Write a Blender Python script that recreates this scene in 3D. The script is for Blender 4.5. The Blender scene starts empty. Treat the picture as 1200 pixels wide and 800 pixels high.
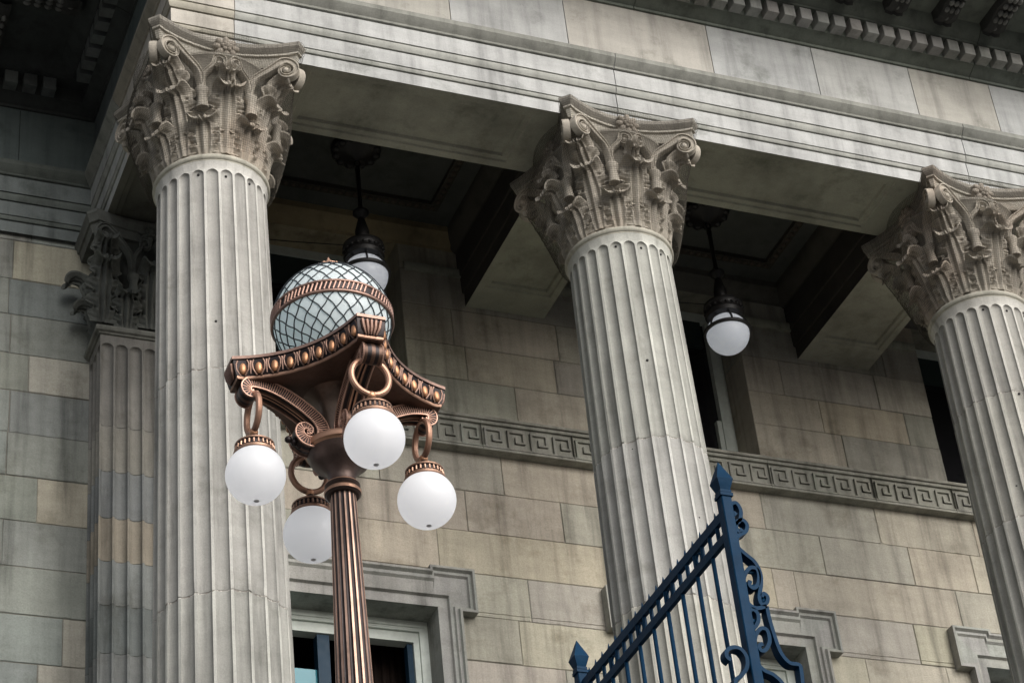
import bpy, math, random
import numpy as np
from mathutils import Matrix, Vector
random.seed(7); rng = np.random.RandomState(11)
SC = bpy.context.scene; COL = SC.collection
PI = math.pi; S = 4.1485; TOP = 1.36; YW = 2.78; GROUND = -15.65; TERR = -12.0; PODZ = -10.4

# ------------------------------------------------------------------ mesh building
class MB:
    def __init__(s): s.v = []; s.f = []; s.c = []
    def add(s, vs, fs, col=(1, 1, 1)):
        n = len(s.v); s.v.extend([tuple(map(float, p)) for p in vs])
        for i, f in enumerate(fs):
            s.f.append(tuple(n + k for k in f)); s.c.append(col[i] if isinstance(col, list) else col)
    def box(s, x0, x1, y0, y1, z0, z1, col=(1, 1, 1)):
        s.add([(x0,y0,z0),(x1,y0,z0),(x1,y1,z0),(x0,y1,z0),(x0,y0,z1),(x1,y0,z1),(x1,y1,z1),(x0,y1,z1)],
              [(0,3,2,1),(4,5,6,7),(0,1,5,4),(1,2,6,5),(2,3,7,6),(3,0,4,7)], col)
    def cbox(s, x0, x1, y0, y1, z0, z1, b=.006, col=(1, 1, 1)):      # box with a chamfered -Y face
        v = [(x0,y1,z0),(x1,y1,z0),(x1,y1,z1),(x0,y1,z1),(x0,y0+b,z0),(x1,y0+b,z0),(x1,y0+b,z1),(x0,y0+b,z1),
             (x0+b,y0,z0+b),(x1-b,y0,z0+b),(x1-b,y0,z1-b),(x0+b,y0,z1-b)]
        s.add(v, [(0,1,2,3)[::-1],(0,1,5,4),(1,2,6,5),(2,3,7,6),(3,0,4,7),(4,5,9,8),(5,6,10,9),(6,7,11,10),(7,4,8,11),(8,9,10,11)], col)
    def grid(s, P, closeu=False, closev=False, col=(1, 1, 1)):
        P = np.asarray(P, float); nu, nv = P.shape[:2]; fs = []; cs = []
        for i in range(nu if closeu else nu - 1):
            for j in range(nv if closev else nv - 1):
                a, b = (i+1) % nu, (j+1) % nv
                fs.append((i*nv+j, i*nv+b, a*nv+b, a*nv+j)); cs.append(col(i, j) if callable(col) else col)
        s.add(P.reshape(-1, 3), fs, cs)
    def lathe(s, prof, n=32, cx=0, cy=0, col=(1, 1, 1), caps=True):
        a = np.arange(n) * 2 * PI / n; P = np.array([[(cx + r*math.cos(t), cy + r*math.sin(t), z) for t in a] for r, z in prof])
        s.grid(P, closev=True, col=col)
        if caps:
            k = len(s.v) - n
            s.f.append(tuple(range(k, k+n))); s.c.append(col(len(prof)-1, 0) if callable(col) else col)
            k = len(s.v) - n*len(prof); s.f.append(tuple(range(k+n-1, k-1, -1))); s.c.append(col(0, 0) if callable(col) else col)
    def tube(s, pts, r, n=8, closed=False, col=(1, 1, 1), flat=1.0, upv=None):
        pts = np.asarray(pts, float); m = len(pts)
        T = (np.roll(pts, -1, 0) - np.roll(pts, 1, 0)) if closed else np.gradient(pts, axis=0)
        T /= np.linalg.norm(T, axis=1)[:, None] + 1e-12
        u = np.array(upv, float) if upv is not None else (np.array([0, 0, 1.]) if abs(T[0][2]) < .9 else np.array([1., 0, 0]))
        R = np.broadcast_to(np.asarray(r, float), (m,)); rows = []
        for i in range(m):
            u = u - T[i] * (u @ T[i]); u /= np.linalg.norm(u) + 1e-12; w = np.cross(T[i], u)
            rows.append([pts[i] + R[i] * (math.cos(a) * u * flat + math.sin(a) * w) for a in np.arange(n) * 2*PI/n])
        s.grid(np.array(rows), closeu=closed, closev=True, col=col)
        if not closed:
            k = len(s.v) - n; s.f.append(tuple(range(k, k+n))); s.c.append(col if not callable(col) else col(0, 0))
            k = len(s.v) - n*m; s.f.append(tuple(range(k+n-1, k-1, -1))); s.c.append(col if not callable(col) else col(0, 0))
    def sphere(s, c, r, n=16, m=10, col=(1, 1, 1), sc=(1, 1, 1), rot=None):
        P = []
        for i in range(m + 1):
            t = PI * min(max(i / m, .004), .996)
            P.append([(r*sc[0]*math.sin(t)*math.cos(a), r*sc[1]*math.sin(t)*math.sin(a), r*sc[2]*math.cos(t)) for a in np.arange(n)*2*PI/n])
        P = np.array(P)
        if rot is not None: P = P @ np.asarray(rot).T
        s.grid(P + np.array(c, float), closev=True, col=col)
    def solid(s, P, N, th, col=(1, 1, 1)):                            # grid sheet with thickness th to its back
        P = np.asarray(P); N = np.asarray(N); Q = P - N * th
        s.grid(P, col=col); s.grid(Q[:, ::-1], col=col)
        for a, b in ((P[0], Q[0]), (Q[-1], P[-1]), (Q[:, 0], P[:, 0]), (P[:, -1], Q[:, -1])): s.grid(np.array([b, a]), col=col)
    def xf(s, fn, i0=0):
        for i in range(i0, len(s.v)): s.v[i] = tuple(fn(s.v[i]))
    def mesh(s, name, mat, ang=35):
        me = bpy.data.meshes.new(name); me.from_pydata(s.v, [], s.f); me.validate()
        if len(me.polygons) == len(s.c):
            at = me.attributes.new('Col', 'FLOAT_COLOR', 'FACE')
            at.data.foreach_set('color', np.array([(c[0], c[1], c[2], 1) for c in s.c], 'f').ravel())
        if ang:
            me.polygons.foreach_set('use_smooth', [True]*len(me.polygons)); me.set_sharp_from_angle(angle=math.radians(ang))
        me.materials.append(mat); me.update(); return me
    def build(s, name, mat, parent=None, ang=35, loc=None):
        return link(name, s.mesh(name, mat, ang), parent, loc)
def link(name, data, parent=None, loc=None, rz=0):
    o = bpy.data.objects.new(name, data); COL.objects.link(o); o.parent = parent
    if loc is not None: o.location = loc
    o.rotation_euler.z = rz; return o
def tag(o, label=None, cat=None, group=None, kind=None):
    for k, v in (('label', label), ('category', cat), ('group', group), ('kind', kind)):
        if v: o[k] = v
    return o
def empty(name, loc=(0, 0, 0)): 
    o = link(name, None, None, loc); o.empty_display_size = .3; return o
def spline(pts, n):
    p = np.asarray(pts, float); p = np.vstack([2*p[0]-p[1], p, 2*p[-1]-p[-2]]); out = []
    m = len(p) - 3
    for k in range(n):
        t = k/(n-1)*m; i = min(int(t), m-1); t -= i
        a, b, c, d = p[i:i+4]
        out.append(.5*((2*b) + (c-a)*t + (2*a-5*b+4*c-d)*t*t + (3*b-a-3*c+d)*t**3))
    return np.array(out)

# ------------------------------------------------------------------ materials
def newmat(name):
    m = bpy.data.materials.new(name); m.use_nodes = True; nt = m.node_tree
    return m, nt, nt.nodes['Principled BSDF']
def N(nt, t, **k):
    n = nt.nodes.new(t)
    for a, b in k.items():
        if a.startswith('i_'): n.inputs[a[2:].replace('_', ' ')].default_value = b
        else: setattr(n, a, b)
    return n
def noise(nt, vec, scale, detail=4, rough=.6, sc=None):
    if sc:
        mp = N(nt, 'ShaderNodeMapping'); mp.inputs['Scale'].default_value = sc; nt.links.new(vec, mp.inputs['Vector']); vec = mp.outputs[0]
    n = N(nt, 'ShaderNodeTexNoise'); n.inputs['Scale'].default_value = scale; n.inputs['Detail'].default_value = detail
    n.inputs['Roughness'].default_value = rough; nt.links.new(vec, n.inputs['Vector']); return n.outputs['Fac']
def ramp(nt, fac, stops):
    r = N(nt, 'ShaderNodeValToRGB'); e = r.color_ramp.elements
    while len(e) < len(stops): e.new(.5)
    for k, (p, c) in enumerate(stops):
        e[k].position = p; e[k].color = (c, c, c, 1) if not isinstance(c, tuple) else (*c, 1)
    nt.links.new(fac, r.inputs[0]); return r.outputs[0]
def mul(nt, a, b, f=1.0, mode='MULTIPLY'):
    m = N(nt, 'ShaderNodeMix', data_type='RGBA', blend_type=mode); m.inputs[0].default_value = f
    nt.links.new(a, m.inputs[6]); nt.links.new(b, m.inputs[7]); return m.outputs[2]
def stone(name, tint=(1, 1, 1), streak=.5, grain=.3, bump=.25, rust=0.0, patch=.5, grime=(.30, .32, .28)):
    m, nt, b = newmat(name); L = nt.links.new
    at = N(nt, 'ShaderNodeAttribute', attribute_name='Col').outputs['Color']
    pos = N(nt, 'ShaderNodeNewGeometry').outputs['Position']
    tn = N(nt, 'ShaderNodeRGB'); tn.outputs[0].default_value = (*tint, 1)
    c = mul(nt, at, tn.outputs[0])
    c = mul(nt, c, ramp(nt, noise(nt, pos, .9, 6, .62), [(.32, .62), (.5, .98), (.7, 1.22)]), patch)           # cloudy blotches of the stone
    c = mul(nt, c, ramp(nt, noise(nt, pos, 1, 5, .6, (7, 7, .55)), [(.3, .52), (.48, .98), (.72, 1.22)]), streak)  # rain streaks
    c = mul(nt, c, ramp(nt, noise(nt, pos, 1, 4, .55, (2.2, 2.2, 9)), [(.35, .86), (.6, 1.08)]), .4)             # bedding layers
    c = mul(nt, c, ramp(nt, noise(nt, pos, 70, 3, .7), [(.3, .72), (.55, 1.04), (.75, 1.2)]), grain)
    gm = N(nt, 'ShaderNodeRGB'); gm.outputs[0].default_value = (*grime, 1)
    mk = ramp(nt, noise(nt, pos, 2.3, 7, .68), [(.55, 0.0), (.72, .55)])
    mx = N(nt, 'ShaderNodeMix', data_type='RGBA', blend_type='MULTIPLY'); L(mk, mx.inputs[0]); L(c, mx.inputs[6]); L(gm.outputs[0], mx.inputs[7]); c = mx.outputs[2]
    if rust:
        rc = N(nt, 'ShaderNodeRGB'); rc.outputs[0].default_value = (1.25, .86, .66, 1)
        rk = ramp(nt, noise(nt, pos, 1.1, 4, .6), [(.52, 0.0), (.66, rust)])
        mx = N(nt, 'ShaderNodeMix', data_type='RGBA', blend_type='MULTIPLY'); L(rk, mx.inputs[0]); L(c, mx.inputs[6]); L(rc.outputs[0], mx.inputs[7]); c = mx.outputs[2]
    L(c, b.inputs['Base Color']); b.inputs['Roughness'].default_value = .88; b.inputs['Specular IOR Level'].default_value = .25
    bp = N(nt, 'ShaderNodeBump'); bp.inputs['Strength'].default_value = bump; bp.inputs['Distance'].default_value = .02
    h = mul(nt, noise(nt, pos, 26, 6, .65), noise(nt, pos, 110, 3, .7), .5, 'MIX'); L(h, bp.inputs['Height']); L(bp.outputs[0], b.inputs['Normal'])
    return m
def paint(name, col, rough=.45, metal=0, attr=False, bump=.05, var=.35, spec=.5):
    m, nt, b = newmat(name); L = nt.links.new
    pos = N(nt, 'ShaderNodeTexCoord').outputs['Object']
    if attr: c = N(nt, 'ShaderNodeAttribute', attribute_name='Col').outputs['Color']
    else:
        r = N(nt, 'ShaderNodeRGB'); r.outputs[0].default_value = (*col, 1); c = r.outputs[0]
    c = mul(nt, c, ramp(nt, noise(nt, pos, 9, 5, .65), [(.3, .55), (.5, 1.0), (.72, 1.35)]), var)
    L(c, b.inputs['Base Color']); b.inputs['Metallic'].default_value = metal; b.inputs['Specular IOR Level'].default_value = spec
    rr = N(nt, 'ShaderNodeMapRange'); rr.inputs['To Min'].default_value = max(rough-.12, .02); rr.inputs['To Max'].default_value = rough+.15
    L(noise(nt, pos, 14, 4), rr.inputs[0]); L(rr.outputs[0], b.inputs['Roughness'])
    bp = N(nt, 'ShaderNodeBump'); bp.inputs['Strength'].default_value = bump; bp.inputs['Distance'].default_value = .01
    L(noise(nt, pos, 45, 4), bp.inputs['Height']); L(bp.outputs[0], b.inputs['Normal']); return m
M = {}
M['wall'] = stone('wall_stone', (1, 1, .98), .8, .5, .5, patch=.65, grime=(.46, .44, .38))
M['front'] = stone('entablature_stone', (1, 1, 1), .6, .35, .25, rust=0, patch=.55)
M['bed'] = stone('weathered_moulding_stone', (1, 1, 1), .6, .3, .25)
M['column'] = stone('column_stone', (1, .992, .97), .85, .4, .35, patch=.4, grime=(.5, .5, .47))
M['capital'] = stone('carved_stone', (1, 1, 1), .5, .45, .45, rust=.2, patch=.6)
M['ceiling'] = stone('ceiling_stone', (1, 1, 1), .15, .4, .3, patch=.95)  # blotchy stone, coloured much darker on beam sides and panels than soffits
M['bronze'] = paint('patinated_bronze', None, .42, .62, attr=True, var=.75, bump=.15)
M['blue'] = paint('blue_iron_paint', (.0012, .023, .056), .42, 0, var=.5, bump=.12, spec=.06)
M['iron'] = paint('black_iron', (.012, .011, .011), .45, .2)
M['opal'] = paint('opal_glass', (.88, .89, .91), .22, 0, var=.05, bump=0)
M['opal_dim'] = paint('dusty_opal_glass', (.84, .87, .93), .25, 0, var=.12, bump=0)
M['teal'] = paint('milky_teal_glass', None, .14, 0, attr=True, var=.28, bump=.03)
def milky(m, f, col):                                              # opal glass lets part of the light through its shell
    nt = m.node_tree; b = nt.nodes['Principled BSDF']; tr = nt.nodes.new('ShaderNodeBsdfTranslucent'); mx = nt.nodes.new('ShaderNodeMixShader'); mx.inputs[0].default_value = f
    tr.inputs[0].default_value = (*col, 1); nt.links.new(b.outputs[0], mx.inputs[1]); nt.links.new(tr.outputs[0], mx.inputs[2]); nt.links.new(mx.outputs[0], nt.nodes['Material Output'].inputs[0])
milky(M['opal'], .68, (.97, .975, .985)); milky(M['opal_dim'], .6, (.93, .95, .98)); milky(M['teal'], .55, (.88, .965, .975))
for k_, e_, c_ in (('opal', .17, (.95, .97, 1.0)), ('opal_dim', .12, (.88, .93, 1.0)), ('teal', .05, (.72, .95, 1.0))):   # the lamps are on, faintly, in daylight
    b_ = M[k_].node_tree.nodes['Principled BSDF']; b_.inputs['Emission Color'].default_value = (*c_, 1); b_.inputs['Emission Strength'].default_value = e_
M['lead'] = paint('lead_came', (.03, .035, .04), .45, .5)
M['frame'] = paint('pale_green_window_paint', (.55, .59, .54), .5, 0, var=.3)
M['mull'] = paint('blue_window_paint', (.008, .030, .055), .45, 0, var=.2, spec=.15)
M['pane'] = paint('window_glass', (.012, .012, .014), .14, 0, var=0, bump=0, spec=.6)
M['pane'].node_tree.nodes['Principled BSDF'].inputs['Roughness'].default_value = .03
M['skyglass'] = paint('sky_tinted_window_glass', (.04, .20, .25), .10, 0, var=.05, bump=0, spec=.22)  # sky reflection put into the base colour as teal
M['room'] = paint('dark_room', (.018, .012, .010), .9, 0, spec=.1)
M['ground'] = stone('asphalt', (.055, .055, .057), 0, .5, .4)
M['paving'] = stone('paving_stone', (.10, .10, .095), 0, .5, .3)
M['trans'] = paint('dark_transom_paint', (.022, .036, .034), .5, 0, var=.3)
M['vent'] = paint('grey_metal', (.75, .75, .76), .6, 0)
M['net'] = paint('net_cord', (.075, .068, .056), .9, 0, spec=.1)

def jit(c, a=.06): 
    k = 1 + random.uniform(-a, a); return tuple(x*k*(1 + random.uniform(-.02, .02)) for x in c)
GREY, TAN, WARM, DARK, PALE = (.37,.352,.302), (.41,.375,.308), (.44,.395,.318), (.31,.295,.255), (.41,.385,.33)
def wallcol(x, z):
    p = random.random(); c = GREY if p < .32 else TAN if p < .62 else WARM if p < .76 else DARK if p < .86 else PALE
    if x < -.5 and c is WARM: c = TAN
    if x < -.5: c = (c[0]*.62, c[1]*.70, c[2]*.77)  # left wall darker: staining, and the portico's shade put into the colour
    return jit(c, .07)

# ------------------------------------------------------------------ the building
bld = empty('stone_building', (6, 3.2, PODZ))
def bp(mb, name, mat, ang=35, parent=None):                           # a part of the building, world coordinates
    par = parent or bld
    off = Vector((6, 3.2, PODZ)) if par is bld else None
    o = mb.build(name, mat, par, ang)
    if par is bld: o.location = -off
    return o
BAYS = [S*.5, S*1.5, S*2.5]; XL, XR = -9.0, 15.0
def block(mb, x0, x1, y0, y1, z0, z1, c):                           # ashlar block with a worn, slightly irregular arris
    def edge(p, q):
        n = max(2, int((abs(q[0]-p[0])+abs(q[1]-p[1]))/.07)); return [(p[0]+(q[0]-p[0])*k/n, p[1]+(q[1]-p[1])*k/n) for k in range(n)]
    out = edge((x0, z0), (x1, z0)) + edge((x1, z0), (x1, z1)) + edge((x1, z1), (x0, z1)) + edge((x0, z1), (x0, z0)); n = len(out); cx, cz = (x0+x1)/2, (z0+z1)/2; inn = []
    for x, z in out:
        d = .003 + .004*random.random() + (.014*random.random() if random.random() < .10 else 0)
        inn.append((x + (d if x < x0+1e-6 else -d if x > x1-1e-6 else 0), z + (d if z < z0+1e-6 else -d if z > z1-1e-6 else 0)))
    v = [(x, y1, z) for x, z in out] + [(x, y0+.006+.004*random.random(), z) for x, z in out] + [(x, y0, z) for x, z in inn]
    f = [(i, (i+1) % n, n+(i+1) % n, n+i) for i in range(n)] + [(n+i, n+(i+1) % n, 2*n+(i+1) % n, 2*n+i) for i in range(n)] + [tuple(range(2*n, 3*n))]
    mb.add(v, f, c)
# --- wall of coursed blocks
zc = [-10.4, -9.9, -9.4, -8.9, -8.4, -7.9, -7.4, -6.9, -6.4, -5.9, -5.4, -5.08, -4.58, -4.08, -3.58, -3.08, -2.57, -2.07, -1.57, -1.075, -.575, -.13, .35, .80, 1.3, 1.78, 2.25]
J = {}   # vertical joints read off the photograph, keyed by course
jp = {.80: [-1.30], .35: [-1.33, 3.62, 4.67], -.13: [-1.30, 4.155, 8.2], -.575: [3.1, 8.55], -1.075: [-1.28, 2.52, 3.90, 6.98, 8.42], -1.57: [-1.29, 3.45, 4.53, 7.63, 8.75], -2.07: [3.1, 6.95, 7.22, 9.25],
      -2.57: [-1.30, 4.05, 8.6], -3.08: [-1.33, 3.9, 7.9, 8.9], 1.3: [3.8, 8.1, 9.0]}
opens = []
for b in BAYS:
    opens.append((b-.86, b+.86, -.20, 2.15)); opens.append((b-.96, b+.96, -6.2, -2.52))
def sub(rects, o):
    out = []
    for (a, b, c, d) in rects:
        x0, x1, z0, z1 = o
        if x0 >= b or x1 <= a or z0 >= d or z1 <= c: out.append((a, b, c, d)); continue
        if c < z0: out.append((a, b, c, z0))
        if d > z1: out.append((a, b, z1, d))
        m0, m1 = max(c, z0), min(d, z1)
        if a < x0: out.append((a, x0, m0, m1))
        if b > x1: out.append((x1, b, m0, m1))
    return out
mb = MB()
for k in range(len(zc)-1):
    z0, z1 = zc[k], zc[k+1]; fixed = sorted(jp.get(z0, jp.get(z1, []) if False else []))
    xs = [XL]; x = XL + random.uniform(.5, 1.3)
    while x < XR - .4:
        if all(abs(x-f) > .62 for f in fixed) and not any(min(fixed) < x < max(fixed) for _ in [0] if len(fixed) > 1 and x > 2.2): xs.append(x)
        x += random.uniform(.95, 1.5)
    xs = sorted(xs + fixed + [XR])
    for a, b in zip(xs, xs[1:]):
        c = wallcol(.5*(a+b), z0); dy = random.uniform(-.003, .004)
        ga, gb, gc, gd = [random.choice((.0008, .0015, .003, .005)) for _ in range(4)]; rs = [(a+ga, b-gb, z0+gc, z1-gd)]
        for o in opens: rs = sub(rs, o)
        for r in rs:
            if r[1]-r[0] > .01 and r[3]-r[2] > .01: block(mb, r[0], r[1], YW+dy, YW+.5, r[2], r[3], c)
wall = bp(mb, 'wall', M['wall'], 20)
mo = MB(); rs = [(XL, XR, PODZ, 2.25)]
for o in opens: rs = sub(rs, (o[0]-.006, o[1]+.006, o[2]-.006, o[3]+.006))
for r in rs: mo.box(r[0], r[1], YW+.010, YW+.48, r[2], r[3], (.20, .19, .165))
bp(mo, 'mortar', M['wall'], 0, wall)

# --- swept profiles round wall / return / front
YB = 2.73
def run(mb, prof, kind, js, cols, w=.003, dirt=None):
    def pt(p, z, s): 
        if kind == 'front': return (s if s is not None else 0, -.47-p, z)
        if kind == 'ret': return (-.47-p, s, z)
        return (s, YB-p, z)
    ends = {'front': (lambda p: -.47-p, lambda p: XR), 'ret': (lambda p: YB-p, lambda p: -.47-p), 'left': (lambda p: XL, lambda p: -.47-p)}[kind]
    js = sorted(js, reverse=(kind == 'ret')); sg = -1 if kind == 'ret' else 1
    cuts = [('e', 0)]
    for j in js: cuts += [('j', j-sg*w*1.6, 0), ('j', j-sg*w, .012), ('j', j+sg*w, .012), ('j', j+sg*w*1.6, 0)]
    cuts.append(('e', 1)); rows = []
    for cst in cuts:
        row = []
        for p, z in prof:
            if cst[0] == 'e': row.append(pt(p, z, ends[cst[1]](p)))
            else: row.append(pt(p-cst[2], z, cst[1]))
        rows.append(row)
    def cf(i, j):
        b, r = divmod(i, 4)
        if r == 0:
            k = dirt.get(j, 1.0) if dirt else 1.0; c = cols[b % len(cols)]
            return (c[0]*k, c[1]*k, c[2]*(k-.05 if k < 1 else 1))
        return tuple(q*.72 for q in cols[b % len(cols)])
    mb.grid(np.array(rows), col=cf)
AR = [(0, TOP), (0, 1.498), (-.014, 1.500), (-.014, 1.508), (.012, 1.512), (.022, 1.53), (.022, 1.55), (.016, 1.553), (.016, 1.560), (.028, 1.562), (.028, 1.735), (.014, 1.737), (.014, 1.745), (.040, 1.748), (.055, 1.775), (.060, 1.80), (.060, 1.822), (.048, 1.824), (.048, 1.832), (.066, 1.835), (.066, 2.040), (.052, 2.042), (.052, 2.050),
      (.085, 2.054), (.09, 2.075), (.115, 2.10), (.140, 2.135), (.150, 2.15), (.150, 2.205), (.03, 2.212)]
FR = [(.03, 2.212), (.03, 3.02)]
CO = [(.03, 3.02), (.055, 3.022), (.055, 3.055), (.07, 3.06), (.10, 3.075), (.15, 3.10), (.185, 3.115), (.20, 3.118), (.20, 3.285), (.34, 3.29), (.345, 3.315), (.36, 3.32), (.40, 3.345), (.45, 3.40), (.48, 3.44), (.49, 3.46),
      (1.30, 3.465), (1.30, 3.80), (1.34, 3.81), (1.36, 3.84), (1.42, 3.89), (1.48, 3.97), (1.50, 4.02), (1.50, 4.08), (0, 4.25)]
WH = (.415, .417, .405); WH2 = (.39, .395, .385); PK = (.42, .385, .345); SD = (.40, .385, .345); GR = (.42, .425, .41)
mb = MB(); dirt = {}
for j in range(len(AR)-1):
    p, z = AR[j+1]
    if z > 2.054: dirt[j] = .60
    elif 1.498 <= AR[j][1] < 1.562 or 1.735 <= AR[j][1] < 1.835 or AR[j][1] >= 2.04: dirt[j] = .85
run(mb, AR, 'front', [.12, 4.13, 8.27, 12.4], [jit(PK), WH, WH, WH2, WH], dirt=dirt)
run(mb, AR, 'ret', [1.35], [WH2, PK], dirt=dirt); run(mb, AR, 'left', [-1.55, -4.2], [(.18, .20, .195)]*3, dirt=dirt)  # left run darkened: shade of that side put into its colour
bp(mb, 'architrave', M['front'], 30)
mb = MB()
run(mb, FR, 'front', [1.1, 2.39, 3.68, 5.345, 6.615, 7.83, 8.87, 10.2, 11.6, 13], [WH, SD, WH, (.41, .39, .35), WH2, (.42, .42, .40), SD, WH2, WH, SD])
run(mb, FR, 'ret', [1.2], [(.095, .11, .11), (.08, .098, .098)]); run(mb, FR, 'left', [-1.3, -3.5, -5.6], [(.095, .115, .112)]*4)  # shadow-side shade painted into the dark teal of return and left frieze
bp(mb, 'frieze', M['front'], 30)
mb = MB(); DG = (.15, .165, .14)
run(mb, CO, 'front', [4.5, 8.62, 12.7], [DG, DG, (.135, .15, .13), DG]); run(mb, CO, 'ret', [1.0], [(.05, .054, .052)]); run(mb, CO, 'left', [-3], [(.05, .054, .052)])  # return and left runs coloured near black to stand for shade
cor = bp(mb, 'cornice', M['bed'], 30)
mb = MB(); md = MB()
ND = [0]; rest = MB()
def dent(kind, s, dark):
    near = (kind == 'front' and s < 12.4) or kind == 'ret' or (kind == 'left' and s > -4.2)
    mb = MB() if near else rest
    c = jit((.33, .325, .305), .1) if not dark else jit((.14, .15, .145), .1)  # dark: side dentils have the shade painted into their colour
    a, b = s-.0685, s+.0685
    if kind == 'front': mb.cbox(a, b, -.47-.335, -.47-.19, 3.122, 3.284, .004, c)
    elif kind == 'left': mb.cbox(a, b, YB-.335, YB-.19, 3.122, 3.284, .004, c)
    else: mb.box(-.47-.335, -.47-.19, a, b, 3.122, 3.284, c)
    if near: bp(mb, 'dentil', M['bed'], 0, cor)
x = -.72
while x < XR: dent('front', x, False); x += .2048
y = -.72 + .2048*1
while y < YB-.45: dent('ret', y, True); y += .2048
x = -1.05
while x > XL: dent('left', x, True); x -= .2048
tag(bp(rest, 'dentil', M['bed'], 0, cor), kind='stuff')
def modillion(kind, s):                                               # scrolled bracket under the corona
    path = spline([(.50, 3.30), (.53, 3.33), (.62, 3.30), (.80, 3.36), (1.0, 3.34), (1.14, 3.36), (1.18, 3.41), (1.12, 3.43)], 18); w = .11; m = MB()
    top = [(p[0], 3.464) for p in path]
    P = [[(a[0], q, a[1]) for q in (-w, -w*.35, 0, w*.35, w)] for a in path]
    for r in P: r[1] = (r[1][0], r[1][1], r[1][2]-.02); r[3] = (r[3][0], r[3][1], r[3][2]-.02)
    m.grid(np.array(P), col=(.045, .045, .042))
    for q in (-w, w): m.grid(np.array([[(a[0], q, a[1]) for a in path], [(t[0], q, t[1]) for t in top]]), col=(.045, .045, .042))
    for k in range(5):
        for q in (-.06, 0, .06): m.sphere((.6+k*.11, q, 3.325), .035, 8, 5, (.16, .16, .15), (1.2, .8, .9))
    for v in m.v: pass
    if kind == 'front': f = lambda v: (s+v[1], -.47-v[0], v[2])
    elif kind == 'ret': f = lambda v: (-.47-v[0], s+v[1], v[2])
    else: f = lambda v: (s+v[1], YB-v[0], v[2])
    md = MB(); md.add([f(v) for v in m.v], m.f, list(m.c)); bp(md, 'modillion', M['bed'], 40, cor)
x = -.60
while x < XR: modillion('front', x); x += .62
y = .1
while y < 1.4: modillion('ret', y); y += .62
x = -1.75
while x > XL: modillion('left', x); x -= .62
rf = MB(); rf.box(XL, XR, -.4, 9, 3.9, 4.3, (.2, .2, .2)); rf.box(XL, XR, 2.9, 9, 4.3, 6.5, (.3, .3, .28)); rf.box(XL, XR, 3.27, 3.5, 2.2, 3.9, (.3, .3, .3)); bp(rf, 'roof', M['wall'], 0)

# --- soffits, beams, ceiling
def coffer(mb, x0, x1, y0, y1, z, mx, my, col, steps=((0, .018), (.07, .03))):
    def ring(a, b):
        mb.grid(np.array([a, b]), closev=True, col=col)
    R = lambda mX, mY, zz: [(x0+mX, y0+mY, zz), (x0+mX, y1-mY, zz), (x1-mX, y1-mY, zz), (x1-mX, y0+mY, zz)]
    cur = R(0, 0, z); zz = z
    for d, dz in steps:
        nx = R(mx+d, my+d, zz); ring(cur, nx); n2 = R(mx+d+.012, my+d+.012, zz+dz); ring(nx, n2); cur = n2; zz += dz
    mb.add(cur, [(0, 1, 2, 3)], col)
SOF = (.37, .365, .295)
mb = MB(); cols3 = [0, S, 2*S, 3*S]
for i in range(len(cols3)):
    c = cols3[i]; mb.add([(c-.47, -.47, TOP), (c-.47, .47, TOP), (c+.47, .47, TOP), (c+.47, -.47, TOP)], [(0, 1, 2, 3)], SOF)
    if i < 3: coffer(mb, c+.47, c+S-.47, -.47, .47, TOP, .44, .085, jit(SOF, .08))
mb.add([(3*S+.47, -.47, TOP), (3*S+.47, .47, TOP), (XR, .47, TOP), (XR, -.47, TOP)], [(0, 1, 2, 3)], SOF)
bp(mb, 'soffit', M['ceiling'], 25)
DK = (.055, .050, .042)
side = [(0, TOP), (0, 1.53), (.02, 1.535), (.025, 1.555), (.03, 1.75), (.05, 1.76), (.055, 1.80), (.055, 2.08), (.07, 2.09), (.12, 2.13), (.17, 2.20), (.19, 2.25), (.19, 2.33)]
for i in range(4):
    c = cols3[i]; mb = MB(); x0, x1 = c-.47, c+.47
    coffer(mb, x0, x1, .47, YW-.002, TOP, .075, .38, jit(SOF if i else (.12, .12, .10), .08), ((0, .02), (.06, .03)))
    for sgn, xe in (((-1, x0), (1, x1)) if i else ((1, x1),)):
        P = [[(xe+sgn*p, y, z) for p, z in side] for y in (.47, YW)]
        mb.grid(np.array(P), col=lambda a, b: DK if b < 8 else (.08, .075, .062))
    bp(mb, 'ceiling_beam', M['ceiling'], 30)
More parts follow.
